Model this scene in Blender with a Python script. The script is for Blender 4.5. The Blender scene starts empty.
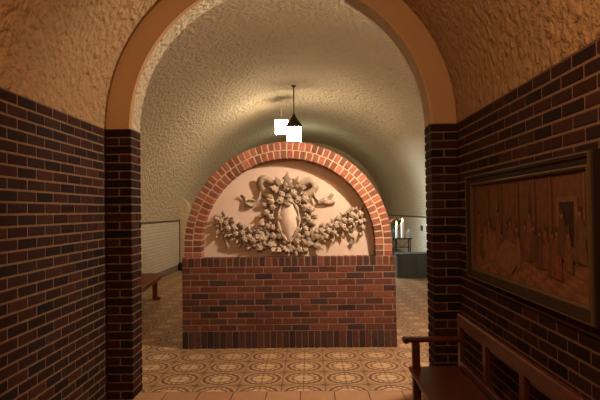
import bpy, bmesh, math, random
from math import pi, sin, cos, sqrt, radians
from mathutils import Vector, Matrix, noise
random.seed(7)
SC = bpy.context.scene
COL = SC.collection

# ------------------------------------------------------------------ helpers
class MB:
    """collects vertices / faces / one colour per face, links them as ONE mesh object"""
    def __init__(s): s.v = []; s.f = []; s.c = []
    def add(s, verts, faces, col=(1, 1, 1)):
        n = len(s.v); s.v += [tuple(p) for p in verts]
        for f in faces: s.f.append(tuple(i + n for i in f)); s.c.append(col)
    def merge(s, other, M=None, col=None):
        vs = [M @ Vector(p) for p in other.v] if M is not None else other.v
        n = len(s.v); s.v += [tuple(p) for p in vs]
        for f, c in zip(other.f, other.c): s.f.append(tuple(i + n for i in f)); s.c.append(col or c)
    def mesh(s, name, mat, smooth=False, recalc=True):
        me = bpy.data.meshes.new(name); me.from_pydata(s.v, [], s.f); me.update()
        ca = me.color_attributes.new('tone', 'FLOAT_COLOR', 'CORNER')
        buf = []
        for p, c in zip(me.polygons, s.c):
            buf += [c[0], c[1], c[2], 1.0] * p.loop_total
        ca.data.foreach_set('color', buf)
        if recalc:
            bm = bmesh.new(); bm.from_mesh(me); bmesh.ops.recalc_face_normals(bm, faces=bm.faces); bm.to_mesh(me); bm.free()
        if smooth: me.polygons.foreach_set('use_smooth', [True] * len(me.polygons))
        if mat: me.materials.append(mat)
        return me
    def build(s, name, mat, parent=None, smooth=False, recalc=True, loc=None):
        o = bpy.data.objects.new(name, s.mesh(name, mat, smooth, recalc)); COL.objects.link(o)
        if parent: o.parent = parent
        if loc is not None: o.location = loc
        return o

def inst(me, name, parent, M=None):
    o = bpy.data.objects.new(name, me); COL.objects.link(o)
    if parent: o.parent = parent
    if M is not None: o.matrix_basis = M
    return o

def tag(o, label=None, cat=None, group=None, kind=None):
    if label: o['label'] = label
    if cat: o['category'] = cat
    if group: o['group'] = group
    if kind: o['kind'] = kind
    return o

def empty(name, loc=(0, 0, 0), rz=0):
    o = bpy.data.objects.new(name, None); COL.objects.link(o)
    o.location = loc; o.rotation_euler = (0, 0, rz); o.empty_display_size = .1
    return o

def quadbox(mb, a, b, col=(1, 1, 1), fn=None):
    x0, y0, z0 = a; x1, y1, z1 = b
    vs = [(x0,y0,z0),(x1,y0,z0),(x1,y1,z0),(x0,y1,z0),(x0,y0,z1),(x1,y0,z1),(x1,y1,z1),(x0,y1,z1)]
    if fn: vs = [fn(*p) for p in vs]
    mb.add(vs, [(3,2,1,0),(4,5,6,7),(0,1,5,4),(1,2,6,5),(2,3,7,6),(3,0,4,7)], col)

def cbox(mb, a, b, ch=.004, col=(1, 1, 1), fn=None, jit=0):
    """box with chamfered edges; fn maps (a,b,c) to a point in the place"""
    lo, hi = a, b; vs = []; idx = {}
    for sx in (0, 1):
        for sy in (0, 1):
            for sz in (0, 1):
                for k in range(3):
                    p = []
                    for ax, sg in enumerate((sx, sy, sz)):
                        v = hi[ax] if sg else lo[ax]
                        if ax != k: v += -ch if sg else ch
                        p.append(v)
                    idx[(sx, sy, sz, k)] = len(vs)
                    vs.append(tuple(p))
    if jit:
        d = [random.uniform(-jit, jit) for _ in range(3)]
        vs = [(p[0]+d[0], p[1]+d[1], p[2]+d[2]) for p in vs]
    if fn: vs = [fn(*p) for p in vs]
    F = []
    for k in range(3):
        i, j = [q for q in range(3) if q != k]
        for s in (0, 1):
            q = []
            for (u, w) in ((0,0),(1,0),(1,1),(0,1)):
                key = [0,0,0]; key[k] = s; key[i] = u; key[j] = w
                q.append(idx[(*key, k)])
            F.append(q)
        for u in (0, 1):
            for w in (0, 1):
                k0 = [0,0,0]; k1 = [0,0,0]
                k0[i] = k1[i] = u; k0[j] = k1[j] = w; k0[k] = 0; k1[k] = 1
                F.append([idx[(*k0, i)], idx[(*k0, j)], idx[(*k1, j)], idx[(*k1, i)]])
    for sx in (0,1):
        for sy in (0,1):
            for sz in (0,1): F.append([idx[(sx,sy,sz,k)] for k in range(3)])
    mb.add(vs, F, col)

def tube(mb, pts, r, n=8, col=(1,1,1), cap=True, flat=1.0):
    """round bar along pts; r a number or one per point"""
    pts = [Vector(p) for p in pts]; N = len(pts)
    rs = r if isinstance(r, (list, tuple)) else [r] * N
    vs = []; up = None
    for i, p in enumerate(pts):
        t = (pts[min(i+1, N-1)] - pts[max(i-1, 0)]).normalized()
        if up is None:
            up = Vector((0,0,1)) if abs(t.z) < .9 else Vector((1,0,0))
        s = t.cross(up).normalized(); up = s.cross(t).normalized()
        for k in range(n):
            a = 2*pi*k/n
            vs.append(p + s*cos(a)*rs[i] + up*sin(a)*rs[i]*flat)
    fs = [(i*n+k, i*n+(k+1) % n, (i+1)*n+(k+1) % n, (i+1)*n+k) for i in range(N-1) for k in range(n)]
    if cap: fs += [tuple(range(n))[::-1], tuple((N-1)*n+k for k in range(n))]
    mb.add(vs, fs, col)

def lathe(mb, prof, n=20, c=(0,0,0), col=(1,1,1), rot0=0):
    vs = []
    for (r, z) in prof:
        for k in range(n):
            a = 2*pi*k/n + rot0
            vs.append((c[0]+r*cos(a), c[1]+r*sin(a), c[2]+z))
    fs = [(i*n+k, i*n+(k+1) % n, (i+1)*n+(k+1) % n, (i+1)*n+k) for i in range(len(prof)-1) for k in range(n)]
    fs += [tuple(range(n))[::-1], tuple((len(prof)-1)*n+k for k in range(n))]
    mb.add(vs, fs, col)

def blob(mb, c, r, col=(1,1,1), n=8, m=6):
    """ellipsoid, r = (rx,ry,rz)"""
    vs = []
    for i in range(m+1):
        t = pi*i/m
        for k in range(n):
            a = 2*pi*k/n
            vs.append((c[0]+r[0]*sin(t)*cos(a), c[1]+r[1]*sin(t)*sin(a), c[2]+r[2]*cos(t)))
    fs = [(i*n+k, (i+1)*n+k, (i+1)*n+(k+1) % n, i*n+(k+1) % n) for i in range(m) for k in range(n)]
    mb.add(vs, fs, col)

# ------------------------------------------------------------------ materials
def newmat(name, rough=.8, col=None, spec=.3):
    m = bpy.data.materials.new(name); m.use_nodes = True
    nt = m.node_tree; b = nt.nodes['Principled BSDF']
    b.inputs['Roughness'].default_value = rough
    b.inputs['Specular IOR Level'].default_value = spec
    if col: b.inputs['Base Color'].default_value = (*col, 1)
    return m, nt, b
def nd(nt, typ, **kw):
    n = nt.nodes.new(typ)
    for k, v in kw.items():
        if k in ('operation', 'data_type', 'blend_type', 'attribute_name', 'feature', 'noise_dimensions', 'distance'): setattr(n, k, v)
        else: n.inputs[k].default_value = v
    return n
def mth(nt, op, a, b=None, c=None):
    n = nt.nodes.new('ShaderNodeMath'); n.operation = op
    for i, v in enumerate((a, b, c)):
        if v is None: continue
        if isinstance(v, (int, float)): n.inputs[i].default_value = v
        else: nt.links.new(v, n.inputs[i])
    return n.outputs[0]
def mix(nt, fac, a, b, mode='MIX'):
    n = nt.nodes.new('ShaderNodeMix'); n.data_type = 'RGBA'; n.blend_type = mode
    for sock, v in ((n.inputs[0], fac), (n.inputs[6], a), (n.inputs[7], b)):
        if isinstance(v, (int, float)): sock.default_value = v
        elif isinstance(v, tuple): sock.default_value = (*v, 1)
        else: nt.links.new(v, sock)
    return n.outputs[2]
def ramp(nt, fac, stops):
    r = nt.nodes.new('ShaderNodeValToRGB')
    e = r.color_ramp.elements
    while len(e) < len(stops): e.new(.5)
    for el, (p, c) in zip(e, stops): el.position = p; el.color = (*c, 1)
    nt.links.new(fac, r.inputs[0]); return r.outputs[0]
def objco(nt): return nt.nodes.new('ShaderNodeTexCoord').outputs['Object']

def brick_mat(name):
    m, nt, b = newmat(name, .88, spec=.12); L = nt.links.new
    at = nd(nt, 'ShaderNodeAttribute', attribute_name='tone')
    co = objco(nt)
    n1 = nd(nt, 'ShaderNodeTexNoise', Scale=26.0, Detail=5.0, Roughness=.7); L(co, n1.inputs['Vector'])
    n2 = nd(nt, 'ShaderNodeTexNoise', Scale=160.0, Detail=2.0); L(co, n2.inputs['Vector'])
    v = mth(nt, 'MULTIPLY_ADD', n1.outputs['Fac'], 1.1, .45)
    sc = nt.nodes.new('ShaderNodeVectorMath'); sc.operation = 'SCALE'
    L(at.outputs['Color'], sc.inputs[0]); L(v, sc.inputs['Scale'])
    L(sc.outputs[0], b.inputs['Base Color'])
    bp = nd(nt, 'ShaderNodeBump', Strength=.5, Distance=.004)
    h = mth(nt, 'ADD', n1.outputs['Fac'], mth(nt, 'MULTIPLY', n2.outputs['Fac'], .4))
    L(h, bp.inputs['Height']); L(bp.outputs[0], b.inputs['Normal'])
    return m

def stucco_mat(name, c0, c1, scale=26., strength=1., dist=.02):
    m, nt, b = newmat(name, .9, spec=.15); L = nt.links.new
    co = objco(nt)
    dn = nd(nt, 'ShaderNodeTexNoise', Scale=scale*.7, Detail=2.); L(co, dn.inputs['Vector'])
    wv = nt.nodes.new('ShaderNodeVectorMath'); wv.operation = 'MULTIPLY_ADD'
    L(dn.outputs['Color'], wv.inputs[0]); wv.inputs[1].default_value = (.045,)*3; L(co, wv.inputs[2])
    vo = nd(nt, 'ShaderNodeTexVoronoi', Scale=scale, feature='SMOOTH_F1'); L(wv.outputs[0], vo.inputs['Vector'])
    n1 = nd(nt, 'ShaderNodeTexNoise', Scale=scale*1.1, Detail=5., Roughness=.62); L(wv.outputs[0], n1.inputs['Vector'])
    n3 = nd(nt, 'ShaderNodeTexNoise', Scale=1.3, Detail=3.); L(co, n3.inputs['Vector'])
    h = mth(nt, 'ADD', mth(nt, 'MULTIPLY', vo.outputs['Distance'], -.9), mth(nt, 'MULTIPLY', n1.outputs['Fac'], 1.3))
    L(mix(nt, n3.outputs['Fac'], c0, c1), b.inputs['Base Color'])
    bp = nd(nt, 'ShaderNodeBump', Strength=strength, Distance=dist)
    L(h, bp.inputs['Height']); L(bp.outputs[0], b.inputs['Normal'])
    return m

def plain_mat(name, col, rough=.6, var=.15, scale=12., bump=0., spec=.3, metal=0.):
    m, nt, b = newmat(name, rough, spec=spec); L = nt.links.new
    co = objco(nt)
    n1 = nd(nt, 'ShaderNodeTexNoise', Scale=scale, Detail=5., Roughness=.6); L(co, n1.inputs['Vector'])
    a = tuple(c*(1-var) for c in col); d = tuple(min(1, c*(1+var)) for c in col)
    L(mix(nt, n1.outputs['Fac'], a, d), b.inputs['Base Color'])
    b.inputs['Metallic'].default_value = metal
    if bump:
        bp = nd(nt, 'ShaderNodeBump', Strength=bump, Distance=.01)
        L(n1.outputs['Fac'], bp.inputs['Height']); L(bp.outputs[0], b.inputs['Normal'])
    return m

def wood_mat(name, c0, c1, axis_scale, rough=.38):
    m, nt, b = newmat(name, rough, spec=.35); L = nt.links.new
    mp = nt.nodes.new('ShaderNodeMapping'); L(objco(nt), mp.inputs['Vector']); mp.inputs['Scale'].default_value = axis_scale
    n1 = nd(nt, 'ShaderNodeTexNoise', Scale=5., Detail=6., Roughness=.65); L(mp.outputs[0], n1.inputs['Vector'])
    L(ramp(nt, n1.outputs['Fac'], [(.3, c0), (.7, c1)]), b.inputs['Base Color'])
    bp = nd(nt, 'ShaderNodeBump', Strength=.1, Distance=.002); L(n1.outputs['Fac'], bp.inputs['Height']); L(bp.outputs[0], b.inputs['Normal'])
    return m

def tone_mat(name, rough=.6, noise_amt=.5, scale=30., spec=.3, gain=1.):
    m, nt, b = newmat(name, rough, spec=spec); L = nt.links.new
    at = nd(nt, 'ShaderNodeAttribute', attribute_name='tone')
    n1 = nd(nt, 'ShaderNodeTexNoise', Scale=scale, Detail=6., Roughness=.7); L(objco(nt), n1.inputs['Vector'])
    sc = nt.nodes.new('ShaderNodeVectorMath'); sc.operation = 'SCALE'
    L(at.outputs['Color'], sc.inputs[0]); L(mth(nt, 'MULTIPLY_ADD', n1.outputs['Fac'], noise_amt*2*gain, (1-noise_amt)*gain), sc.inputs['Scale'])
    L(sc.outputs[0], b.inputs['Base Color'])
    return m

def emit_mat(name, col, strength):
    m, nt, b = newmat(name, .4, col=(.9, .85, .75))
    b.inputs['Emission Color'].default_value = (*col, 1); b.inputs['Emission Strength'].default_value = strength
    return m

def medallion_floor():
    """encaustic tiles: a ringed medallion over every four tiles, a star where the medallions' corners meet"""
    m, nt, b = newmat('patterned tile', .5, spec=.3); L = nt.links.new
    sep = nt.nodes.new('ShaderNodeSeparateXYZ'); co = objco(nt); L(co, sep.inputs[0])
    P = .37
    def fr(s, off):
        return mth(nt, 'SUBTRACT', mth(nt, 'FRACT', mth(nt, 'MULTIPLY_ADD', s, 1/P, off)), .5)
    x = fr(sep.outputs[0], .445/P + .5 + 20); y = fr(sep.outputs[1], -5.54/P + .5 + 20)
    r = mth(nt, 'SQRT', mth(nt, 'ADD', mth(nt, 'MULTIPLY', x, x), mth(nt, 'MULTIPLY', y, y)))
    ang = mth(nt, 'ARCTAN2', y, x)
    sc8 = mth(nt, 'COSINE', mth(nt, 'MULTIPLY', ang, 16.0))
    sc4 = mth(nt, 'COSINE', mth(nt, 'MULTIPLY', ang, 8.0))
    def band(v, lo, hi, s=.012):
        a = nt.nodes.new('ShaderNodeMapRange'); a.interpolation_type = 'SMOOTHSTEP'
        L(v, a.inputs[0]); a.inputs[1].default_value = lo-s; a.inputs[2].default_value = lo+s
        c = nt.nodes.new('ShaderNodeMapRange'); c.interpolation_type = 'SMOOTHSTEP'
        L(v, c.inputs[0]); c.inputs[1].default_value = hi-s; c.inputs[2].default_value = hi+s
        return mth(nt, 'SUBTRACT', a.outputs[0], c.outputs[0])
    ro = mth(nt, 'ADD', r, mth(nt, 'MULTIPLY', sc8, .006))
    ring1 = mth(nt, 'MULTIPLY', band(ro, .365, .45), 1.25)
    ring2 = mth(nt, 'MULTIPLY', band(mth(nt, 'ADD', r, mth(nt, 'MULTIPLY', sc4, .012)), .235, .305), 1.)
    dots = mth(nt, 'MULTIPLY', band(r, .318, .35), mth(nt, 'GREATER_THAN', sc8, .1))
    core = mth(nt, 'MULTIPLY', band(mth(nt, 'ADD', r, mth(nt, 'MULTIPLY', sc4, .02)), -.1, .05), .75)
    ax = mth(nt, 'SUBTRACT', .5, mth(nt, 'ABSOLUTE', x)); ay = mth(nt, 'SUBTRACT', .5, mth(nt, 'ABSOLUTE', y))
    star = mth(nt, 'ADD', mth(nt, 'SQRT', ax), mth(nt, 'SQRT', ay))
    st1 = band(star, .14, .50, .02); st2 = mth(nt, 'MULTIPLY', band(star, .62, .68, .012), 1.)
    out = mth(nt, 'GREATER_THAN', r, .46)
    st = mth(nt, 'MULTIPLY', mth(nt, 'MAXIMUM', st1, st2), out)
    dark = mth(nt, 'MAXIMUM', mth(nt, 'MAXIMUM', ring1, ring2), mth(nt, 'MAXIMUM', mth(nt, 'MAXIMUM', dots, core), st))
    x2 = mth(nt, 'ABSOLUTE', mth(nt, 'SUBTRACT', mth(nt, 'ABSOLUTE', mth(nt, 'SUBTRACT', mth(nt, 'ABSOLUTE', x), .25)), .25))
    y2 = mth(nt, 'ABSOLUTE', mth(nt, 'SUBTRACT', mth(nt, 'ABSOLUTE', mth(nt, 'SUBTRACT', mth(nt, 'ABSOLUTE', y), .25)), .25))
    joint = mth(nt, 'LESS_THAN', mth(nt, 'MINIMUM', x2, y2), .009)
    n1 = nd(nt, 'ShaderNodeTexNoise', Scale=9., Detail=6., Roughness=.7); L(co, n1.inputs['Vector'])
    wear = mth(nt, 'MULTIPLY', dark, mth(nt, 'MULTIPLY_ADD', n1.outputs['Fac'], .5, .55))
    light = mix(nt, n1.outputs['Fac'], (.46, .295, .155), (.58, .39, .22))
    light = mix(nt, mth(nt, 'MULTIPLY', out, .45), light, (.22, .11, .05))
    c = mix(nt, wear, light, (.17, .08, .04))
    c = mix(nt, mth(nt, 'MULTIPLY', joint, .75), c, (.11, .06, .035))
    L(c, b.inputs['Base Color'])
    bp = nd(nt, 'ShaderNodeBump', Strength=.25, Distance=.003)
    L(mth(nt, 'SUBTRACT', 1., joint), bp.inputs['Height']); L(bp.outputs[0], b.inputs['Normal'])
    return m

def quarry_floor():
    m, nt, b = newmat('plain terracotta tile', .5, spec=.3); L = nt.links.new
    sep = nt.nodes.new('ShaderNodeSeparateXYZ'); co = objco(nt); L(co, sep.inputs[0])
    P = .277
    def g(s, off):
        q = mth(nt, 'MULTIPLY_ADD', s, 1/P, off)
        f = mth(nt, 'FRACT', q); return q, mth(nt, 'MINIMUM', f, mth(nt, 'SUBTRACT', 1., f))
    qx, dx = g(sep.outputs[0], .375/P + 30); qy, dy = g(sep.outputs[1], -4.46/P + 30)
    joint = mth(nt, 'LESS_THAN', mth(nt, 'MINIMUM', dx, dy), .016)
    cb = nt.nodes.new('ShaderNodeCombineXYZ'); L(mth(nt, 'FLOOR', qx), cb.inputs[0]); L(mth(nt, 'FLOOR', qy), cb.inputs[1])
    wn = nt.nodes.new('ShaderNodeTexWhiteNoise'); L(cb.outputs[0], wn.inputs['Vector'])
    n1 = nd(nt, 'ShaderNodeTexNoise', Scale=7., Detail=6.); L(co, n1.inputs['Vector'])
    c = mix(nt, wn.outputs['Value'], (.40, .20, .10), (.50, .27, .14))
    c = mix(nt, n1.outputs['Fac'], c, (.36, .20, .10))
    c = mix(nt, joint, c, (.12, .06, .035))
    L(c, b.inputs['Base Color'])
    bp = nd(nt, 'ShaderNodeBump', Strength=.3, Distance=.003)
    L(mth(nt, 'SUBTRACT', 1., joint), bp.inputs['Height']); L(bp.outputs[0], b.inputs['Normal'])
    return m

def painted_brick_mat():
    m, nt, b = newmat('white painted brick', .6); L = nt.links.new
    sep = nt.nodes.new('ShaderNodeSeparateXYZ'); L(objco(nt), sep.inputs[0])
    cb = nt.nodes.new('ShaderNodeCombineXYZ'); L(mth(nt, 'ADD', sep.outputs[0], sep.outputs[1]), cb.inputs[0]); L(sep.outputs[2], cb.inputs[1])
    br = nt.nodes.new('ShaderNodeTexBrick'); L(cb.outputs[0], br.inputs['Vector'])
    br.inputs['Scale'].default_value = 1.; br.inputs['Mortar Size'].default_value = .007
    br.inputs['Brick Width'].default_value = .21; br.inputs['Row Height'].default_value = .07
    br.inputs['Color1'].default_value = (.60, .54, .44, 1); br.inputs['Color2'].default_value = (.54, .48, .39, 1); br.inputs['Mortar'].default_value = (.42, .34, .26, 1)
    L(br.outputs['Color'], b.inputs['Base Color'])
    bp = nd(nt, 'ShaderNodeBump', Strength=.5, Distance=.006); L(mth(nt, 'SUBTRACT', 1., br.outputs['Fac']), bp.inputs['Height']); L(bp.outputs[0], b.inputs['Normal'])
    return m

BRICK = brick_mat('brick and mortar')
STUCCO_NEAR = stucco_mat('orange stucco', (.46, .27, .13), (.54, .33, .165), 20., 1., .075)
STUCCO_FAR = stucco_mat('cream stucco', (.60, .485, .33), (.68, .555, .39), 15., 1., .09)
STUCCO_WALL = stucco_mat('fine cream stucco', (.56, .45, .30), (.63, .51, .35), 18., .6, .02)
SMOOTH_PLASTER = stucco_mat('tan trowelled plaster', (.48, .29, .145), (.53, .33, .17), 60., .35, .008)
PANEL = plain_mat('pinkish cream plaster', (.70, .54, .43), .85, .09, 5., .15)
RELIEF = plain_mat('cast stone', (.45, .345, .25), .85, .40, 30., .3)
WOOD = wood_mat('reddish brown varnished wood', (.052, .013, .008), (.115, .030, .015), (14, 1.4, 14))
TILE = medallion_floor(); QUARRY = quarry_floor(); WHITE_BRICK = painted_brick_mat()
BRONZE = plain_mat('dark bronze', (.06, .035, .018), .45, .2, 20., 0, .4, .7)
PALE_METAL = plain_mat('pale painted metal', (.62, .52, .36), .5)
GLASS = emit_mat('glowing opal glass', (1., .82, .57), 56.)
FRAME = plain_mat('dark carved wood frame', (.034, .019, .010), .7, .35, 25., .2, .1)
GILT = plain_mat('worn gilding', (.10, .058, .024), .6, .3, 30., 0, .2, .0)
PICTURE = tone_mat('woven picture', .9, .62, 30., .15, .62)
DARK_TRIM = plain_mat('dark brown moulding', (.13, .07, .045), .5)
GREY_PAINT = plain_mat('dark grey green paint', (.050, .062, .062), .5, .2, 6.)
IRON = plain_mat('black iron', (.012, .012, .012), .5)
WAX = plain_mat('white wax', (.75, .74, .68), .5)
FLAME = emit_mat('candle flame', (1., .55, .16), 14.)
FOLIAGE = tone_mat('leaves and petals', .6, .4, 40.)
CUPGLASS = plain_mat('clear blue white cup', (.55, .60, .62), .15, .1, 8., 0, .6)

# ------------------------------------------------------------------ dimensions (metres; +y runs down the passage)
XC = -.2279; R = 1.409; XL = XC-R; XR = XC+R; ZS = 2.173; RI = 1.203
D1 = 4.28; DB = 4.52; Y0 = -1.8
FL = -3.48; FR = 3.04; FY = 22.0; FXC = (FL+FR)/2; FA = (FR-FL)/2; FZS = 1.285; FZT = 4.32
MORTAR_DARK = (.175, .10, .06); MORTAR = (.52, .38, .25); MORTAR_BASE = (.26, .17, .115)
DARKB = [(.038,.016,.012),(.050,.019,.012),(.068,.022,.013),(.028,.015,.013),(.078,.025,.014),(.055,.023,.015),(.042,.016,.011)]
REDB = [(.17,.062,.042),(.14,.052,.038),(.20,.072,.048),(.10,.048,.040),(.16,.07,.05),(.075,.042,.040),(.18,.062,.042)]
ARCHB = [(.30,.105,.065),(.24,.085,.058),(.34,.125,.08),(.18,.078,.055),(.28,.115,.08)]
SOLB = [(.075,.036,.03),(.06,.034,.032),(.09,.038,.028),(.05,.032,.032)]
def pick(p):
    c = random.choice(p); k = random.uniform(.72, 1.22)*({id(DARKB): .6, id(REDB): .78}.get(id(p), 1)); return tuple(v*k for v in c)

def running_bond(mb, length, height, fn, pal, mortar, course, mod=.2085, j=.0135, dep=.05, off=0., skip=None):
    """bricks over (u 0..length, w 0..height); fn(u, n, w) -> point, n = distance out of the mortar face"""
    rows = round(height/course)
    quadbox(mb, (0, -dep, 0), (length, 0, height), mortar, fn)
    for i in range(rows):
        u = -(mod/2 if i % 2 else 0) - off
        while u < length:
            a = max(u + j/2, 0); b = min(u + mod - j/2, length)
            if b - a > .02:
                cbox(mb, (a, -.02, i*course + j/2), (b, .004 + random.uniform(-.001, .001), (i+1)*course - j/2), .003, pick(pal), fn)
            u += mod
CRS = ZS/32

# ------------------------------------------------------------------ the passage we stand in
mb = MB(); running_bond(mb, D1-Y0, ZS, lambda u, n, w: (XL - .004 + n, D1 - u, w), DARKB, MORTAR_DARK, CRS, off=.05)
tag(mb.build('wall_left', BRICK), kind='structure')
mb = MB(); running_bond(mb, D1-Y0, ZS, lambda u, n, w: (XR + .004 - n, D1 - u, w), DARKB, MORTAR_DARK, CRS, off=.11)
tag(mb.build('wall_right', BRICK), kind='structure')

mb = MB(); NA = 120; NY = 240           # near barrel vault
vs = []; fs = []
for i in range(NA+1):
    a = pi*i/NA
    for k in range(2): vs.append((XC + R*cos(a), (Y0, D1+.01)[k], ZS + R*sin(a)))
mb.add(vs, [(2*i, 2*i+1, 2*i+3, 2*i+2) for i in range(NA)])
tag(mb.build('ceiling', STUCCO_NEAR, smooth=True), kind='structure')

mb = MB(); quadbox(mb, (XL-.3, Y0-.1, 0), (XR+.3, Y0, ZS+R+.2)); tag(mb.build('wall_back', SMOOTH_PLASTER), kind='structure')
mb = MB(); quadbox(mb, (XL-.2, Y0-.1, -.06), (XR+.2, 4.46, 0)); tag(mb.build('floor', QUARRY), kind='structure')
mb = MB(); quadbox(mb, (FL-.1, 4.46, -.06), (FR+.1, FY+.1, 0)); tag(mb.build('floor_far', TILE), kind='structure')

# wall pierced by the arch: plaster face, soffit, brick piers
mb = MB(); n = 96; A = [pi*i/n for i in range(n+1)]
inn = [(XC + RI*cos(a), ZS + RI*sin(a)) for a in A]
def outer(a):
    c, s = cos(a), sin(a); t = min((3.35/abs(c)) if abs(c) > 1e-6 else 99, (2.6/s) if s > 1e-6 else 99)
    return (XC + t*c, ZS + t*s)
out = [outer(a) for a in A]
rnd = .018
for y in (D1, DB):
    sg = 1 if y == D1 else -1
    inn2 = [(XC + (RI+rnd)*cos(a), ZS + (RI+rnd)*sin(a)) for a in A]
    vs = [(p[0], y, p[1]) for p in inn2] + [(p[0], y, p[1]) for p in out] + [(p[0], y + sg*rnd*.8, p[1]) for p in inn]
    mb.add(vs, [(i, i+1, n+1+i+1, n+1+i) for i in range(n)] + [(i, i+1, 2*n+2+i+1, 2*n+2+i) for i in range(n)])
for sx in (-1, 1):                       # lower masonry beside the piers (far-room side)
    x0, x1 = sorted((XC + sx*(R+.02), XC + sx*3.35))
    quadbox(mb, (x0, D1, 0), (x1, DB, ZS))
wf = tag(mb.build('wall_front', SMOOTH_PLASTER, recalc=True), kind='structure')
mb = MB(); vs = [(p[0], D1+rnd*.8, p[1]) for p in inn] + [(p[0], DB-rnd*.8, p[1]) for p in inn]
mb.add(vs, [(i, i+1, n+1+i+1, n+1+i) for i in range(n)])
mb.build('soffit', stucco_mat('rough arch stucco', (.52, .40, .26), (.60, .47, .31), 24., 1., .05), wf, True)
for sx in (-1, 1):
    mb = MB(); W = R-RI; T = DB-D1
    xi = XC + sx*RI; xo = XC + sx*R
    f = lambda u, v, w: (xi + sx*u, D1 + v, w)
    quadbox(mb, (.007, .007, 0), (W, T-.007, ZS), MORTAR_DARK, f)
    for i in range(32):
        z0, z1 = i*CRS + .0055, (i+1)*CRS - .0055
        if i % 2: cells = [(0, W+.02, 0, T*.42-.005), (0, .095, T*.42+.005, T), (.105, W+.02, T*.42+.005, T)]
        else: cells = [(0, .098, 0, T*.78-.005), (.108, W+.02, 0, .1), (0, .098, T*.78+.005, T), (.108, W+.02, T-.1, T)]
        for (a, b, c, d) in cells:
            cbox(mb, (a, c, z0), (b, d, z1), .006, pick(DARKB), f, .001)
    mb.build('pier', BRICK, wf)

# ------------------------------------------------------------------ the far room
NE = 96
mb = MB(); vs = []
for i in range(NE+1):
    a = pi*i/NE
    for y in (DB-.02, FY): vs.append((FXC + FA*cos(a), y, FZS + (FZT-FZS)*sin(a)))
mb.add(vs, [(2*i, 2*i+1, 2*i+3, 2*i+2) for i in range(NE)])
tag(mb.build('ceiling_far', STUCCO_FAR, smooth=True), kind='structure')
WT = 1.27
for nm, x0, x1 in (('wall_far_left', FL-.1, FL), ('wall_far_right', FR, FR+.1)):
    mb = MB(); quadbox(mb, (x0, DB, 0), (x1, FY, FZS+.02))
    w = tag(mb.build(nm, STUCCO_WALL), kind='structure')
    s = 1 if x0 < 0 else -1; xf = x1 if x0 < 0 else x0
    def sb(name, mat, th, y0, y1, z0, z1):
        mb = MB(); a, b = sorted((xf, xf + s*th)); cbox(mb, (a, y0, z0), (b, y1, z1), .004); return mb.build(name, mat, w)
    ye = 14.05 if s > 0 else FY
    sb('wainscot_panel', WHITE_BRICK, .03, 6, ye, .14, WT)
    sb('wainscot_cap', DARK_TRIM, .06, 6, ye+.04, WT, WT+.032)
    if s > 0: sb('wainscot_end', DARK_TRIM, .05, ye, ye+.05, .14, WT)
    b = MB(); a, c = sorted((xf, xf + s*.06)); cbox(b, (a, 6, 0), (c, ye, .14), .01)
    tag(b.build('baseboard_left' if s > 0 else 'baseboard_right', plain_mat('greyish brown skirting', (.20, .15, .10), .6)), kind='structure')
mb = MB(); quadbox(mb, (FL-.1, FY, 0), (FR+.1, FY+.1, FZT+.2))
w = tag(mb.build('wall_far_end', STUCCO_WALL), kind='structure')
mb = MB(); cbox(mb, (FL+.05, FY-.03, .14), (FR-.05, FY, WT), .004); mb.build('wainscot_panel', WHITE_BRICK, w)
mb = MB(); cbox(mb, (FL+.05, FY-.06, WT), (FR-.05, FY, WT+.032), .004); mb.build('wainscot_cap', DARK_TRIM, w)
# plain pilaster ending the left wainscot, with a rounded head
mb = MB(); pr = [(FL, 0), (FL+.24, 0), (FL+.24, 1.62)]
for i in range(9): pr.append((FL + .24*cos(pi/2*i/8), 1.62 + .24*sin(pi/2*i/8)))
k = len(pr); mb.add([(p[0], 14.2, p[1]) for p in pr] + [(p[0], 14.55, p[1]) for p in pr],
    [tuple(range(k)), tuple(range(k, 2*k))[::-1]] + [(i, (i+1) % k, k+(i+1) % k, k+i) for i in range(k)])
tag(mb.build('trim_1', STUCCO_WALL), kind='structure')

# ------------------------------------------------------------------ free-standing brick wall with the arched niche
CX = -.2427; CW = 1.171; CY = 5.85; ZT = .9874; ZA = 1.118; R2 = 1.1366; R1 = .95; REC = .14
wall = empty('brick_niche_wall', (CX, CY, 0))
tag(wall, 'free-standing red brick wall with a low base and a round arch framing a pale plaster niche', 'wall')
mb = MB(); TH = .46
quadbox(mb, (-CW+.006, .004, 0), (CW-.006, TH-.006, ZT-.006), MORTAR_BASE)
SOL = .19; RW = .10; nc = 10; cr = (ZT-SOL-RW)/nc
x = -CW; nb = 34; mod = 2*CW/nb
for i in range(nb):                      # soldiers at the foot, upright headers under the panel
    cbox(mb, (x+i*mod+.003, 0, .004), (x+(i+1)*mod-.003, .1, SOL-.004), .003, pick(SOLB), None, .0012)
nb2 = 33; mod2 = 2*CW/nb2
for i in range(nb2):
    cbox(mb, (x+i*mod2+.005, 0, ZT-RW+.005), (x+(i+1)*mod2-.005, TH, ZT), .004, pick(REDB), None, .0012)
for r in range(nc):
    z0 = SOL + r*cr; u = -CW - (.1 if r % 2 else 0)
    while u < CW-.01:
        a = max(u, -CW) + .005; b = min(u+.2, CW) - .005
        if b-a > .03:
            cbox(mb, (a, 0, z0+.005), (b, .1, z0+cr-.005), .0035, pick(REDB), None, .0012)
        u += .2
for sx in (-1, 1):
    for r in range(nc):
        z0 = SOL + r*cr
        a, b = sorted((sx*(CW-.09), sx*CW)); 
        cbox(mb, (a, .11, z0+.005), (b, .28, z0+cr-.005), .0035, pick(REDB)); cbox(mb, (a, .29, z0+.005), (b, TH, z0+cr-.005), .0035, pick(REDB))
mb.build('base_wall', BRICK, wall)

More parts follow.
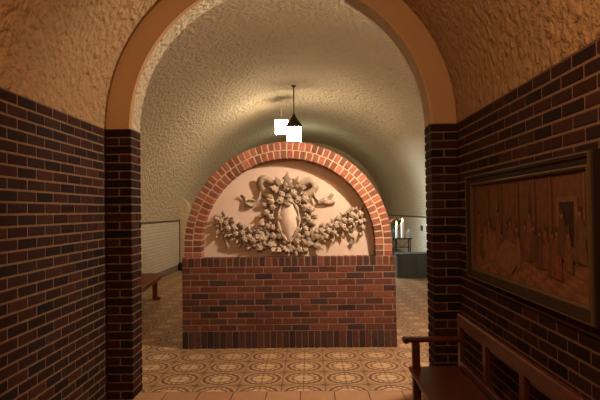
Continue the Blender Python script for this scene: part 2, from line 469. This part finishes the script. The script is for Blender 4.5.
def ringpt(t, r): return (r*cos(t), ZA + r*sin(t))
mb = MB(); n = 72                         # mortar core of the arch with its two jambs
def prof(r): return [(r, ZT-.004)] + [ringpt(pi*i/n, r) for i in range(n+1)] + [(-r, ZT-.004)]
pi_, po = prof(R1+.005), prof(R2-.006); K = len(pi_)
vs = [(p[0], .004, p[1]) for p in pi_] + [(p[0], .004, p[1]) for p in po] + [(p[0], .2, p[1]) for p in pi_] + [(p[0], TH-.01, p[1]) for p in po]
fs = []
for i in range(K-1):
    fs += [(i, i+1, K+i+1, K+i), (i, i+1, 2*K+i+1, 2*K+i), (K+i, K+i+1, 3*K+i+1, 3*K+i)]
mb.add(vs, fs, MORTAR)
rm = (R1+R2)/2
for (ra, rb, nbk) in ((R1, rm-.005, 44), (rm+.005, R2, 50)):
    for i in range(nbk):
        t0 = pi*i/nbk; t1 = pi*(i+1)/nbk; g = .007/((ra+rb)/2)
        dd = random.uniform(-.001, .001)
        cbox(mb, (t0+g, dd, ra), (t1-g, .2, rb), .0035, pick(ARCHB), lambda t, y, r: (r*cos(t), y, ZA + r*sin(t)))
mb.build('arch', BRICK, wall)
for sx in (-1, 1):
    mb = MB()
    for (ra, rb) in ((R1, rm-.005), (rm+.005, R2)):
        for i in range(2):
            h = (ZA-ZT)/2; a, b = sorted((sx*ra, sx*rb))
            cbox(mb, (a, 0, ZT+i*h+.005), (b, .2, ZT+(i+1)*h-.005), .0035, pick(ARCHB))
    mb.build('jamb', BRICK, wall)
mb = MB(); pp = prof(R1+.03)              # plaster back of the niche
K = len(pp); mb.add([(p[0], REC, p[1]) for p in pp] + [(p[0], REC+.05, p[1]) for p in pp],
    [tuple(range(K)), tuple(range(K, 2*K))[::-1]] + [(i, (i+1) % K, K+(i+1) % K, K+i) for i in range(K)])
mb.build('niche_panel', PANEL, wall)
mb = MB(); pp = prof(R2-.012)
K = len(pp); mb.add([(p[0], .21, p[1]) for p in pp] + [(p[0], TH, p[1]) for p in pp],
    [tuple(range(K)), tuple(range(K, 2*K))[::-1]] + [(i, (i+1) % K, K+(i+1) % K, K+i) for i in range(K)])
mb.build('masonry_back', STUCCO_FAR, wall)

# ------------------------------------------------------------------ plaster relief: local x right, z up, -y out of the panel
S = 1/91.4
def Q(px, py): return ((px-288.5)*S + .012, (218-py)*S)      # reading of the relief, centred on the shield
rel = empty('relief_carving', (CX, CY+REC, 1.418))
tag(rel, 'cast stone relief of a shield, flower wreath, ribbons and garlands in the arched niche', 'relief sculpture')

def rosette(np_=6, seed=0, layers=2):
    rnd_ = random.Random(seed); mb = MB(); nr, na = 7, np_*4
    ph = rnd_.uniform(0, 6)
    for ly in range(layers):
        sc = 1 - .42*ly; base = .22*ly; vs = []
        for i in range(nr+1):
            q = i/nr
            for k in range(na):
                a = 2*pi*k/na + ph + ly*pi/np_
                pet = abs(cos(np_/2*(a-ph-ly*pi/np_)))
                rad = sc*q*(.74 + .26*pet**.6)
                h = base + (.30*sin(pi*min(q*1.02, 1)) + .1)*(.55+.45*pet) - (.35*max(0, q-.85)/.15 if ly == 0 else .2*max(0, q-.85)/.15)
                vs.append((rad*cos(a), -h, rad*sin(a)))
        mb.add(vs, [(i*na+k, i*na+(k+1) % na, (i+1)*na+(k+1) % na, (i+1)*na+k) for i in range(nr) for k in range(na)])
    blob(mb, (0, -.5, 0), (.2, .16, .2), n=10, m=6)
    return mb
ROS = [rosette(5, 1).mesh('rosette', RELIEF, True), rosette(6, 2).mesh('rosette', RELIEF, True), rosette(7, 3, 3).mesh('rosette', RELIEF, True)]

def leaf(mb, p, ang, L, W, lift=.035, lobes=0, curl=.02, base=.006):
    """pointed leaf lying on the relief, growing from p at angle ang (in the panel's plane)"""
    n = 14; vs = []
    d = Vector((cos(ang), 0, sin(ang))); s = Vector((-sin(ang), 0, cos(ang))); o = Vector((0, -1, 0))
    P = Vector((p[0], 0, p[1]))
    for i in range(n+1):
        t = i/n
        w = W*(sin(pi*min(1, t**.75*1.0))**.8 if 0 < t < 1 else 0) + .002
        if lobes: w *= 1 + .35*cos(2*pi*lobes*t)
        h = base + lift*sin(pi*.75*t) + curl*t*t
        for q, (u, dh) in enumerate(((-1, -.012), (-.5, .004), (0, -.006), (.5, .004), (1, -.012))):
            vs.append(P + d*(L*t) + s*(w*u) + o*(h+dh))
        for (u, dh) in ((1, -.03), (-1, -.03)):
            vs.append(P + d*(L*t) + s*(w*u*.85) + o*(max(-.004, h+dh)))
    m = 7
    mb.add(vs, [(i*m+k, i*m+(k+1) % m, (i+1)*m+(k+1) % m, (i+1)*m+k) for i in range(n) for k in range(m)] + [tuple(range(m)), tuple(n*m+k for k in range(m))])

def ribbon(mb, pts, w, th=.012):
    """fluttering band: pts = (x, z, out, twist) ; width seen edge-on where twist nears 90 degrees"""
    P = []
    for i in range(len(pts)-1):
        p0 = pts[max(i-1, 0)]; p1 = pts[i]; p2 = pts[i+1]; p3 = pts[min(i+2, len(pts)-1)]
        for k in range(6):
            t = k/6
            P.append(tuple(.5*((2*b) + (-a+c)*t + (2*a-5*b+4*c-d)*t*t + (-a+3*b-3*c+d)*t**3) for a, b, c, d in zip(p0, p1, p2, p3)))
    P.append(pts[-1]); vs = []
    for i, p in enumerate(P):
        a = P[max(i-1, 0)]; b = P[min(i+1, len(P)-1)]
        t = Vector((b[0]-a[0], -(b[2]-a[2]), b[1]-a[1])).normalized()
        nrm = Vector((0, -1, 0)); s = t.cross(nrm).normalized(); nn = s.cross(t).normalized()
        c = Vector((p[0], -p[2], p[1])); ww = s*cos(p[3]) + nn*sin(p[3]); no = -s*sin(p[3]) + nn*cos(p[3])
        for (u, v) in ((-1, -1), (1, -1), (1, 1), (0, .3), (-1, 1)): vs.append(c + ww*(u*w/2) + no*(v*th/2))
    m = 5; n = len(P)-1
    mb.add(vs, [(i*m+k, i*m+(k+1) % m, (i+1)*m+(k+1) % m, (i+1)*m+k) for i in range(n) for k in range(m)] + [tuple(range(m)), tuple(n*m+k for k in range(m))])

# shield: convex oval with a point below, rolled rim and a small shell on top
def shield_r(t):
    rx, rz = .100, .196
    x = rx*cos(t); z = rz*sin(t)
    if sin(t) < 0: x *= 1 - .25*(abs(sin(t))**3); z = rz*sin(t)*(1 + .10*abs(sin(t))**6)
    return x, z
mb = MB(); NT = 48; NRR = 8; vs = []
for i in range(NRR+1):
    q = i/NRR
    for k in range(NT):
        x, z = shield_r(2*pi*k/NT); vs.append((x*q, -.03 - .045*(1-q*q), z*q))
for k in range(NT):
    x, z = shield_r(2*pi*k/NT); vs.append((x, 0, z))
mb.add(vs, [(i*NT+k, i*NT+(k+1) % NT, (i+1)*NT+(k+1) % NT, (i+1)*NT+k) for i in range(NRR+1) for k in range(NT)])
sh = mb.build('shield', PANEL, rel, True, loc=(.008, -.055, -.025))
mb = MB(); pts = []
for k in range(NT+1):
    x, z = shield_r(2*pi*k/NT); pts.append((x*1.16, -.035, z*1.10))
tube(mb, pts, [.015 + .006*cos(9*2*pi*k/NT) for k in range(NT+1)], 8, cap=False)
for sx in (-1, 1):                        # scrolls of the rim
    for zc, rr in ((.20, .030), (-.12, .026), (.02, .02)):
        sp = [(sx*(.10 + rr*(1-a/9)*cos(a)*1.0), -.04-.002*a, zc + rr*(1-a/9)*sin(a)) for a in [i*.5 for i in range(15)]]
        tube(mb, sp, [.012*(1-i/22) for i in range(15)], 6)
mb.build('shield_rim', RELIEF, sh, True)
mb = MB()
for a in (-60, -35, -12, 12, 35, 60): leaf(mb, (0, .168), radians(90+a), .06, .014, .02, 0, .02, .04)
blob(mb, (0, -.055, .168), (.03, .03, .022)); mb.build('shell_ornament', RELIEF, sh, True)

# wreath
wr = MB(); ax_, az_ = .228, .25
tube(wr, [(ax_*cos(2*pi*k/48)+.012, .0, az_*sin(2*pi*k/48)) for k in range(49)], .030, 10, cap=False, flat=.7)
rng = random.Random(11)
for k in range(66):
    a = 2*pi*k/66 + rng.uniform(-.05, .05); io = 1 if k % 2 else -1
    p = (ax_*cos(a)*(1+.12*io)+.012, az_*sin(a)*(1+.1*io)); leaf(wr, p, a + (0 if io > 0 else pi) + rng.uniform(-1.1, 1.1), rng.uniform(.06, .095) if io > 0 else rng.uniform(.03, .05), rng.uniform(.014, .024), .04, 0, rng.uniform(0, .04), .02)
for k in range(34):
    a = rng.uniform(0, 2*pi); q = rng.uniform(-.2, .2)
    blob(wr, (ax_*cos(a)*(1+q)+.012, -rng.uniform(.04, .07), az_*sin(a)*(1+q)), (rng.uniform(.012, .02),)*3, n=7, m=5)
wo = wr.build('wreath', RELIEF, rel, True)
def rm_(p, r, out=.03, tilt=.35):
    return Matrix.Translation((p[0], -out, p[1])) @ Matrix.Rotation(rng.uniform(-tilt, tilt), 4, 'X') @ Matrix.Rotation(rng.uniform(-tilt, tilt), 4, 'Z') @ Matrix.Rotation(rng.uniform(0, 6), 4, 'Y') @ Matrix.Diagonal((r, r*1.05, r, 1))
for k in range(24):
    a = 2*pi*k/24 + (.06 if k % 2 else -.03); io = .11 if k % 2 else -.10
    p = (ax_*cos(a)*(1+io)+.012, az_*sin(a)*(1+io*.8)); inst(ROS[k % 3], 'rosette', wo, rm_(p, rng.uniform(.036, .048), .072, .45))

# garlands: spine points read from the relief, thickest in the swag
def garland(pxs, widths, nros):
    g = MB(); pts = [Q(*p) for p in pxs]
    def along(t):
        f = t*(len(pts)-1); i = min(int(f), len(pts)-2); q = f-i
        return (pts[i][0]*(1-q)+pts[i+1][0]*q, pts[i][1]*(1-q)+pts[i+1][1]*q), widths[i]*(1-q)+widths[i+1]*q, math.atan2(pts[i+1][1]-pts[i][1], pts[i+1][0]-pts[i][0])
    sp = [along(i/20) for i in range(21)]
    tube(g, [(p[0], 0, p[1]) for p, w, a in sp], [w*.5 for p, w, a in sp], 10, flat=.8)
    for k in range(64):
        t = (k+.5)/64; p, w, a = along(t); sd = rng.choice((-1, 1))
        q = (p[0] - sin(a)*sd*w*.7, p[1] + cos(a)*sd*w*.7)
        leaf(g, q, a + sd*rng.uniform(.3, 2.2), rng.uniform(.05, .10), rng.uniform(.013, .024), .04, 0, rng.uniform(0, .05), .015)
    for k in range(30):
        p, w, a = along(rng.random()); u = rng.uniform(-.9, .9)
        blob(g, (p[0]-sin(a)*u*w, -rng.uniform(.3, .95)*w-.02, p[1]+cos(a)*u*w), (rng.uniform(.012, .021),)*3, n=7, m=5)
    o = g.build('garland', RELIEF, rel, True)
    for k in range(nros):
        p, w, a = along((k+.5)/nros); u = (.45 if k % 2 else -.45)
        inst(ROS[k % 3], 'rosette', o, rm_((p[0]-sin(a)*u*w, p[1]+cos(a)*u*w), rng.uniform(.032, .045), w*1.0+.04, .45))
garland([(218, 219), (227, 226), (237, 233), (247, 239), (256, 239), (262, 234)], [.028, .044, .052, .052, .040, .022], 12)
garland([(362, 217), (353, 217), (344, 224), (334, 231), (324, 235), (315, 231)], [.028, .042, .050, .052, .040, .022], 12)

# acanthus crest above the wreath
mb = MB()
for (px, py, a, L, W) in ((287, 190, 88, .20, .050), (283, 190, 118, .17, .042), (291, 190, 60, .17, .042), (280, 192, 150, .13, .034), (295, 192, 30, .13, .034), (287, 193, 100, .12, .04), (288, 193, 75, .12, .04)):
    leaf(mb, Q(px, py), radians(a), L, W, .06, 3, .05, .03)
blob(mb, (Q(287, 188)[0], -.07, Q(287, 188)[1]), (.035, .03, .03)); mb.build('acanthus_crest', RELIEF, rel, True)

# ribbon bows with fluttering ends
for pts in ([(281,191,.03,.2),(272,183,.06,.5),(263,178,.07,.1),(259,184,.05,-.5),(264,192,.04,-.2),(272,195,.03,.4)],
            [(294,191,.03,.2),(302,184,.06,-.5),(311,180,.07,.1),(316,187,.05,.6),(309,194,.04,.3),(300,196,.03,-.3)]):
    mb = MB(); ribbon(mb, [(*Q(a, b), o+.015, t) for a, b, o, t in pts], .078, .014); ribbon(mb, [(*Q(a*.93+.07*288, b+5), o*.6, -t) for a, b, o, t in pts], .05, .013); mb.build('ribbon_bow', RELIEF, rel, True)
for pts in ([(262,186,.03,.3),(259,197,.05,1.0),(254,203,.04,.2),(248,204,.05,-.9),(244,199,.03,.2),(240,194,.04,.9)],
            [(256,203,.02,.3),(250,200,.05,.9),(246,203,.03,.1),(243,206,.03,.8)],
            [(312,187,.03,-.3),(314,197,.05,-1.),(319,203,.04,-.2),(324,200,.05,.9),(329,200,.03,-.3),(333,194,.04,-.8)],
            [(318,202,.02,-.3),(325,204,.05,-.9),(331,203,.03,-.1),(335,204,.03,-.8)]):
    mb = MB(); ribbon(mb, [(*Q(a, b), o, t) for a, b, o, t in pts], .045, .013); mb.build('ribbon_tail', RELIEF, rel, True)
# drops hanging from the garland ends, with leaves
for pts, lv in (([(221,222,.03,.2),(224,230,.05,.9),(222,237,.03,-.4),(226,244,.05,.8),(224,249,.03,.1)], [(221,222,-150,.10),(219,226,-120,.11),(218,219,160,.07),(222,216,100,.07),(230,221,80,.06),(214,234,-80,.05)]),
                ([(358,220,.03,-.2),(354,229,.05,-.9),(350,235,.03,.5),(354,241,.05,-.9),(350,246,.03,-.1)], [(360,219,-30,.09),(360,224,-55,.10),(362,215,20,.05),(356,214,75,.06),(346,219,100,.06),(361,233,-100,.05)])):
    mb = MB(); ribbon(mb, [(*Q(a, b), o, t) for a, b, o, t in pts], .04, .013)
    for a, b, an, L in lv: leaf(mb, Q(a, b), radians(an), L, L*.26, .05, 3, .03, .01)
    mb.build('garland_drop', RELIEF, rel, True)
# scrolling leaves under the wreath
for sx in (-1, 1):
    mb = MB()
    for (dx, y, an, L, W) in ((4, 246, -35, .13, .035), (10, 243, -10, .16, .036), (18, 241, 20, .17, .034), (22, 244, -28, .15, .032), (26, 240, 5, .12, .028), (14, 246, -60, .09, .03), (27, 243, -50, .08, .024)):
        a = radians(an) if sx > 0 else pi - radians(an)
        leaf(mb, Q(288.5 + sx*dx, y), a, L, W, .06, 3, .03, .015)
    sp = [(Q(288.5 + sx*20, 246)[0] + sx*(.05*(1-a/11)*cos(a)), -.04, Q(0, 246)[1] + .04*(1-a/11)*sin(a)) for a in [i*.5 for i in range(18)]]
    tube(mb, sp, [.016*(1-i/28) for i in range(18)], 7)
    mb.build('scroll_leaf', RELIEF, rel, True)
mb = MB()
for an in (-90, -62, -118, -35, -145): leaf(mb, Q(288, 246), radians(an), .085, .024, .05, 0, .03, .03)
blob(mb, (Q(288, 246)[0], -.06, Q(288, 246)[1]), (.03, .03, .03)); mb.build('pendant_flower', RELIEF, rel, True)

# ------------------------------------------------------------------ hanging lanterns
def vault_z(x): 
    return FZS + (FZT-FZS)*sqrt(max(0, 1-((x-FXC)/FA)**2))
def lantern(x, y, zb, w, h, label, cone=True):
    zt = vault_z(x); root = empty('hanging_lantern', (x, y, zt))
    tag(root, label, 'lamp')
    D = zb - zt                           # bottom of the glass, below the vault
    top = D + h
    caph = .30 if cone else .03
    mb = MB(); lathe(mb, [(.015, 0), (.06, -.002), (.055, -.02), (.02, -.04)][::-1], 16); mb.build('ceiling_rose', BRONZE if cone else PALE_METAL, root)
    mb = MB(); tube(mb, [(0, 0, -.03), (0, 0, top + caph - .02)], .013 if cone else .010, 8); mb.build('rod', BRONZE if cone else PALE_METAL, root)
    mb = MB(); k = w/2
    if cone:
        lathe(mb, [(k*1.5, -.02), (k*1.6, .0), (k*1.35, .05), (k*.75, .15), (k*.32, .24), (k*.2, caph-.02), (k*.1, caph)], 4, (0, 0, top), rot0=pi/4)
    else:
        lathe(mb, [(k*1.42, 0), (k*1.42, .015), (.03, caph)], 4, (0, 0, top), rot0=pi/4)
    mb.build('cap', BRONZE if cone else PALE_METAL, root)
    mb = MB(); cbox(mb, (-k*.94, -k*.94, D+.004), (k*.94, k*.94, top), .01); mb.build('glass_shade', GLASS, root)
    mb = MB(); cbox(mb, (-k*.86, -k*.86, D-.014), (k*.86, k*.86, D+.002), .004); mb.build('downlight_block', BRONZE if cone else PALE_METAL, root)  # added plate under the glass, blocks its light towards the floor
    if cone:
        for sx in (-1, 1):
            for sy in (-1, 1):
                mb = MB(); cbox(mb, (sx*k*.96-.006, sy*k*.96-.006, D), (sx*k*.96+.006, sy*k*.96+.006, top), .002); mb.build('corner_bar', PALE_METAL, root)
    return root
lantern(-.325, 12.0, 3.045, .325, .34, 'lit lantern with dark pointed bronze cap hanging on a dark rod before the square shade', True)
lantern(-.665, 13.2, 3.385, .32, .345, 'lit plain white square shade hanging on a pale rod behind the pointed-cap lantern', False)

# ------------------------------------------------------------------ benches
WOOD_FAR_LIT = wood_mat('red brown wood lightened as if lit', (.14, .036, .018), (.22, .062, .03), (14, 1.4, 14), .75)  # bench wood with a brighter colour standing in for light on the far bench
def bench(loc, rz, L, seat_z, depth, top_z, label, back_panel=False, arms=True):
    """length along +y from 0 to L, sitter faces -x; back at x = depth"""
    wd_ = WOOD if arms else WOOD_FAR_LIT
    root = empty('wooden_bench', loc, rz); tag(root, label, 'bench')
    mb = MB(); cbox(mb, (-.02, -.01, seat_z-.03), (depth, L+.01, seat_z), .008); mb.build('seat', wd_, root)
    mb = MB(); cbox(mb, (.02, .04, seat_z-.10), (.045, L-.04, seat_z-.03), .004); mb.build('apron', wd_, root)
    mb = MB(); cbox(mb, (depth, -.005, top_z-.085), (depth+.035, L+.005, top_z), .008); mb.build('top_rail', wd_, root)
    mb = MB(); cbox(mb, (depth, 0, seat_z+.0), (depth+.03, L, seat_z+.05), .005); mb.build('lower_rail', wd_, root)
    n = max(2, round(L/.6))
    for i in range(n+1):
        y = i*L/n; y = min(max(y, .03), L-.03)
        end = i in (0, n)
        mb = MB(); cbox(mb, (depth+.002, y-.03, 0 if end else seat_z), (depth+.033, y+.03, top_z-.04), .004); mb.build('rear_post' if end else 'stile', wd_, root)
    if back_panel:
        mb = MB(); cbox(mb, (depth+.01, .02, seat_z), (depth+.022, L-.02, top_z-.04), .002); mb.build('back_panel', wd_, root)
    az = seat_z + .18
    for y in (.035, L-.035):
        if not arms:
            mb = MB(); cbox(mb, (.09, y-.03, 0), (.17, y+.03, seat_z-.03), .004); cbox(mb, (.04, y-.035, 0), (.16, y+.035, .05), .01); mb.build('front_leg', wd_, root); continue
        mb = MB(); cbox(mb, (-.05, y-.032, az), (depth+.01, y+.032, az+.03), .009)
        tube(mb, [(-.045, y-.034, az+.012), (-.045, y+.034, az+.012)], .02, 10); mb.build('arm_rest', wd_, root)
        mb = MB(); cbox(mb, (0, y-.024, seat_z-.02), (.05, y+.024, az+.005), .004); mb.build('arm_support', wd_, root)
        mb = MB(); cbox(mb, (0, y-.026, 0), (.052, y+.026, seat_z-.01), .004); mb.build('front_leg', wd_, root)
    return root
bench((.69, .95, 0), 0, 2.80, .40, .32, .765, 'long reddish brown bench with open slatted back along the right wall under the picture')
bench((-2.56, 9.25, 0), pi + .1, 2.2, .45, .48, .74, 'wooden bench seen beyond the left brick pier by the white wainscot', True, False)

# ------------------------------------------------------------------ framed picture on the right wall
PX0, PX1, PZ0, PZ1 = 2.17, 3.90, 1.0, 1.725
pic = empty('framed_picture', (XR, (PX0+PX1)/2, PZ0))
tag(pic, 'large dark framed brown figure scene hanging on the right brick wall above the bench', 'picture')
PWD, PHT = PX1-PX0, PZ1-PZ0; hw = PWD/2
def frame_ring(w0, w1, pr):               # mitred moulding; pr = (inset, out) from outer to inner edge
    mb = MB(); vs = []
    for (ins, o) in pr:
        for (sy, z) in ((-1, 0), (1, 0), (1, 1), (-1, 1)):
            vs.append((-o, sy*(hw-ins), ins if z == 0 else PHT-ins))
    n = len(pr); mb.add(vs, [(i*4+k, i*4+(k+1) % 4, (i+1)*4+(k+1) % 4, (i+1)*4+k) for i in range(n-1) for k in range(4)]); return mb
fr_ = frame_ring(0, 0, [(0, .0), (0, .040), (.012, .052), (.026, .050), (.032, .040), (.052, .034), (.060, .030)]).build('frame', FRAME, pic)
frame_ring(0, 0, [(.058, .022), (.058, .034), (.066, .036), (.074, .030), (.076, .015)]).build('gilt_fillet', GILT, fr_)
frame_ring(0, 0, [(.004, .038), (.008, .054), (.014, .056), (.018, .046)]).build('gilt_edge', GILT, fr_)
mb = MB(); iw, ih = hw-.07, PHT-.14       # picture surface: local u -1..1 (left to right seen from the room), v 0..1
lay = [0]
def patch(pts, col):
    lay[0] += 1; x = -.012 - lay[0]*.00004
    # seen from the room (looking +x) left is the far end (+y)
    mb.add([(x, -u*iw, .07 + v*ih) for u, v in pts], [tuple(range(len(pts)))], col)
def ell(u, v, ru, rv, col, n=14): patch([(u+ru*cos(2*pi*k/n), v+rv*sin(2*pi*k/n)) for k in range(n)], col)
patch([(-1, 0), (1, 0), (1, 1), (-1, 1)], (.26, .105, .045))
patch([(-1, .30), (1, .30), (1, 1), (-1, 1)], (.20, .078, .034))
for i in range(7):                        # checkered floor
    for k in range(20):
        if (i+k) % 2:
            v0, v1 = .30*(i/7)**.8, .30*((i+1)/7)**.8
            f = lambda q, v: (q-10)/10*(1.25-1.6*v)
            q = [(f(k, v0), v0), (f(k+1, v0), v0), (f(k+1, v1), v1), (f(k, v1), v1)]
            if all(abs(a) <= 1 for a, b in q): patch(q, (.33, .15, .065))
for u in (-.95, -.62, -.33, .0, .28, .52, .93):      # columns and hangings
    patch([(u-.035, .34), (u+.035, .34), (u+.03, .98), (u-.03, .98)], (.14, .058, .028))
    patch([(u-.012, .34), (u+.006, .34), (u+.006, .98), (u-.012, .98)], (.25, .11, .047))
patch([(.60, .28), (.86, .28), (.86, .80), (.60, .80)], (.24, .115, .045)); patch([(.64, .28), (.82, .28), (.82, .76), (.64, .76)], (.055, .028, .016))
patch([(-.55, .62), (-.38, .62), (-.38, .9), (-.55, .9)], (.21, .10, .045)); patch([(.06, .55), (.22, .55), (.22, .92), (.06, .92)], (.18, .08, .035))
prng = random.Random(5)
PAL = [(.24,.075,.038),(.25,.115,.05),(.13,.055,.028),(.28,.13,.058),(.18,.065,.033),(.15,.07,.035),(.22,.08,.04),(.17,.08,.04)]
for k in range(22):                       # standing and seated figures in cloaks
    u = -.9 + 1.8*(k+.5)/22 + prng.uniform(-.03, .03); b = prng.uniform(.14, .34); h = prng.uniform(.30, .42); c = prng.choice(PAL); w = prng.uniform(.05, .085)
    patch([(u-w, b), (u+w*.9, b-.02), (u+w*.75, b+h*.45), (u+w*.5, b+h*.76), (u+.01, b+h*.82), (u-w*.5, b+h*.74), (u-w*.8, b+h*.4)], c)
    c2 = tuple(v*1.2 for v in c); patch([(u-w*.2, b+.01), (u+w*.25, b), (u+w*.3, b+h*.6), (u-w*.05, b+h*.68)], c2)
    patch([(u+w*.3, b+h*.62), (u+w*1.3, b+h*prng.uniform(.4, .75)), (u+w*1.2, b+h*.36), (u+w*.3, b+h*.5)], c)
    ell(u, b+h*.9, .020, .042, (.30, .145, .065)); ell(u, b+h*.945, .022, .026, (.11, .048, .025))
patch([(-.42, .10), (-.12, .06), (.02, .2), (-.02, .36), (-.22, .40), (-.4, .28)], (.30, .14, .06))
mb.build('picture_surface', PICTURE, pic, recalc=False)

# ------------------------------------------------------------------ far right corner: chest, candle stand, flowers
ch = empty('storage_chest', (2.35, 11.9, 0)); tag(ch, 'low dark grey panelled chest with rounded end at the far right beyond the brick wall', 'chest')
mb = MB(); pr = []
x0, x1, y0, y1, rr = -.47, .50, -.25, .25, .12
for (cx_, cy_, a0) in ((x0+rr, y0+rr, pi), (x1-.02, y0+.02, 1.5*pi), (x1-.02, y1-.02, 0), (x0+rr, y1-rr, pi/2)):
    q = rr if cx_ < 0 else .02
    for i in range(6): pr.append((cx_+q*cos(a0+pi/2*i/5), cy_+q*sin(a0+pi/2*i/5)))
def prism(mb, pr, z0, z1, sc=1.):
    k = len(pr); mb.add([(p[0]*sc, p[1]*sc, z0) for p in pr] + [(p[0]*sc, p[1]*sc, z1) for p in pr], [tuple(range(k))[::-1], tuple(range(k, 2*k))] + [(i, (i+1) % k, k+(i+1) % k, k+i) for i in range(k)])
prism(mb, pr, 0, .50); mb.build('body', GREY_PAINT, ch)
mb = MB(); prism(mb, pr, .50, .53, 1.03); mb.build('lid', GREY_PAINT, ch)
mb = MB(); prism(mb, pr, 0, .05, 1.02); mb.build('plinth', GREY_PAINT, ch)
for i in range(3):
    mb = MB(); cbox(mb, (-.33+i*.27, -.262, .09), (-.09+i*.27, -.245, .46), .006); mb.build('panel', GREY_PAINT, ch)

st = empty('candle_stand', (2.12, 12.55, 0)); tag(st, 'black iron candle stand with thin legs behind the grey chest', 'stand')
mb = MB(); cbox(mb, (-.26, -.14, .80), (.24, .14, .825), .006); mb.build('tray', IRON, st)
for sx in (-.21, .19):
    for sy in (-.11, .11):
        mb = MB(); tube(mb, [(sx, sy, 0), (sx, sy, .805)], .014, 8); mb.build('leg', IRON, st)
mb = MB(); tube(mb, [(-.21, -.11, .62), (.19, -.11, .62)], .01, 6); tube(mb, [(-.21, -.11, .8), (-.0, -.11, .62), (.19, -.11, .8)], .008, 6); mb.build('brace', IRON, st)
CZ = .825
def candle(x, y, h, r, label, flame):
    c = empty('candle', (x, y, CZ)); tag(c, label, 'candle', 'candles on the iron stand')
    mb = MB(); lathe(mb, [(r*.98, 0), (r, .01), (r, h-.01), (r*.85, h)], 14); mb.build('wax', WAX, c, True)
    mb = MB(); tube(mb, [(0, 0, h-.002), (.002, 0, h+.015)], .002, 5); mb.build('wick', IRON, c)
    if flame:
        mb = MB(); lathe(mb, [(.004, 0), (.017, .018), (.018, .035), (.009, .07), (.002, .09)], 10, (0, 0, h+.008)); mb.build('flame', FLAME, c, True)
candle(2.15, 12.50, .37, .038, 'tall thick white lit candle standing on the iron stand', True)
candle(2.03, 12.60, .30, .028, 'shorter lit candle beside the flowers, left of the tall candle', True)
for i, (x, y, h) in enumerate(((2.26, 12.48, .15), (2.32, 12.58, .19))):
    c = empty('votive_cup', (x, y, CZ)); tag(c, ('small pale votive cup right of the tall candle on the stand', 'taller pale votive cup at the right end of the stand')[i], 'cup', 'votive cups')
    mb = MB(); lathe(mb, [(.026, 0), (.03, .01), (.034, h-.004), (.036, h), (.030, h-.004), (.027, .03)], 14); mb.build('cup', CUPGLASS, c, True)
fv = empty('flower_arrangement', (2.06, 12.95, 0)); tag(fv, 'dark green and red flower arrangement on a tall pedestal behind the lit candles', 'flowers')
mb = MB(); lathe(mb, [(.13, 0), (.13, .03), (.03, .06), (.025, .86), (.06, .90), (.07, 1.02), (.05, 1.03)], 14); mb.build('pedestal_vase', IRON, fv, True)
mb = MB(); q = random.Random(3)
for k in range(120):
    a = q.uniform(0, 6.28); e = q.uniform(.0, 1.45); l = q.uniform(.12, .26)
    d = Vector((cos(a)*cos(e), sin(a)*cos(e), sin(e))); p = Vector((0, 0, 1.02)) + d*l; s = d.cross(Vector((0, 0, 1))).normalized()*q.uniform(.02, .035)
    mb.add([p-d*.1, p-s, p+d*.05, p+s], [(0, 1, 2, 3)], (q.uniform(.02, .05), q.uniform(.06, .11), .025))
mb.build('foliage', FOLIAGE, fv)
for k in range(9):
    a = q.uniform(0, 6.28); e = q.uniform(.3, 1.4); d = Vector((cos(a)*cos(e), sin(a)*cos(e), sin(e)))
    mb = MB(); blob(mb, Vector((0, 0, 1.02)) + d*.23, (.04, .04, .032), (.35, .03, .025), 9, 6); mb.build('blossom', FOLIAGE, fv, True)
mb = MB(); cbox(mb, (FR-.05, 14.35, .92), (FR-.03, 14.55, 1.05), .004); so = mb.build('wall_box', IRON)
tag(so, 'small black box on the far right white wainscot above the grey chest', 'box')
mb = MB(); cbox(mb, (FL+.07, 13.75, 0), (FL+.26, 13.95, .20), .02); so = mb.build('floor_box', IRON)
tag(so, 'small black box on the floor at the far end of the left wainscot', 'box')

# ------------------------------------------------------------------ light
def point(name, loc, power, col, r=.08):
    l = bpy.data.lights.new(name, 'POINT'); l.energy = power; l.color = col; l.shadow_soft_size = r
    o = bpy.data.objects.new(name, l); o.location = loc; COL.objects.link(o); return o
point('passage_lamp', (-.23, 1.3, 2.85), 92, (1., .62, .34), .10)
point('niche_lamp', (1.2, 4.70, 2.72), 240, (1., .84, .66), .05)
a = bpy.data.lights.new('far_corner_fill', 'AREA'); a.energy = 60; a.color = (.75, .95, 1.); a.size = 1.2  # added cool fill without a real source, brightens the far right corner
o = bpy.data.objects.new('far_corner_fill', a); COL.objects.link(o); o.location = (1.2, 13.0, 1.5); o.rotation_euler = (radians(60), 0, radians(-90))
wd = bpy.data.worlds.new('world'); SC.world = wd; wd.use_nodes = True
wd.node_tree.nodes['Background'].inputs[0].default_value = (.02, .015, .01, 1); wd.node_tree.nodes['Background'].inputs[1].default_value = 1.

point('deep_vault_fill', (-.25, 17.8, 3.2), 38, (.95, 1., .72), .12)  # added unseen light, lifts the dark vault beyond the lanterns
# ------------------------------------------------------------------ camera
yaw, pitch, roll = .018, .0206, .0144
r0 = Vector((cos(yaw), sin(yaw), 0)); f0 = Vector((-sin(yaw), cos(yaw), 0)); u0 = Vector((0, 0, 1))
F = cos(pitch)*f0 + sin(pitch)*u0; U = -sin(pitch)*f0 + cos(pitch)*u0
Rt = cos(roll)*r0 - sin(roll)*U; Up = sin(roll)*r0 + cos(roll)*U
cam = bpy.data.cameras.new('camera'); cam.sensor_width = 36; cam.lens = 535/600*36; cam.clip_start = .05
co = bpy.data.objects.new('camera', cam); COL.objects.link(co)
M = Matrix((Rt, Up, -F)).transposed().to_4x4(); M.translation = (0, 0, 1.49); co.matrix_world = M
SC.camera = co
SC.view_settings.view_transform = 'Standard'; SC.view_settings.look = 'None'; SC.view_settings.gamma = 1; SC.view_settings.exposure = 0
SC.view_settings.use_curve_mapping = False
SC.cycles.use_denoising = True
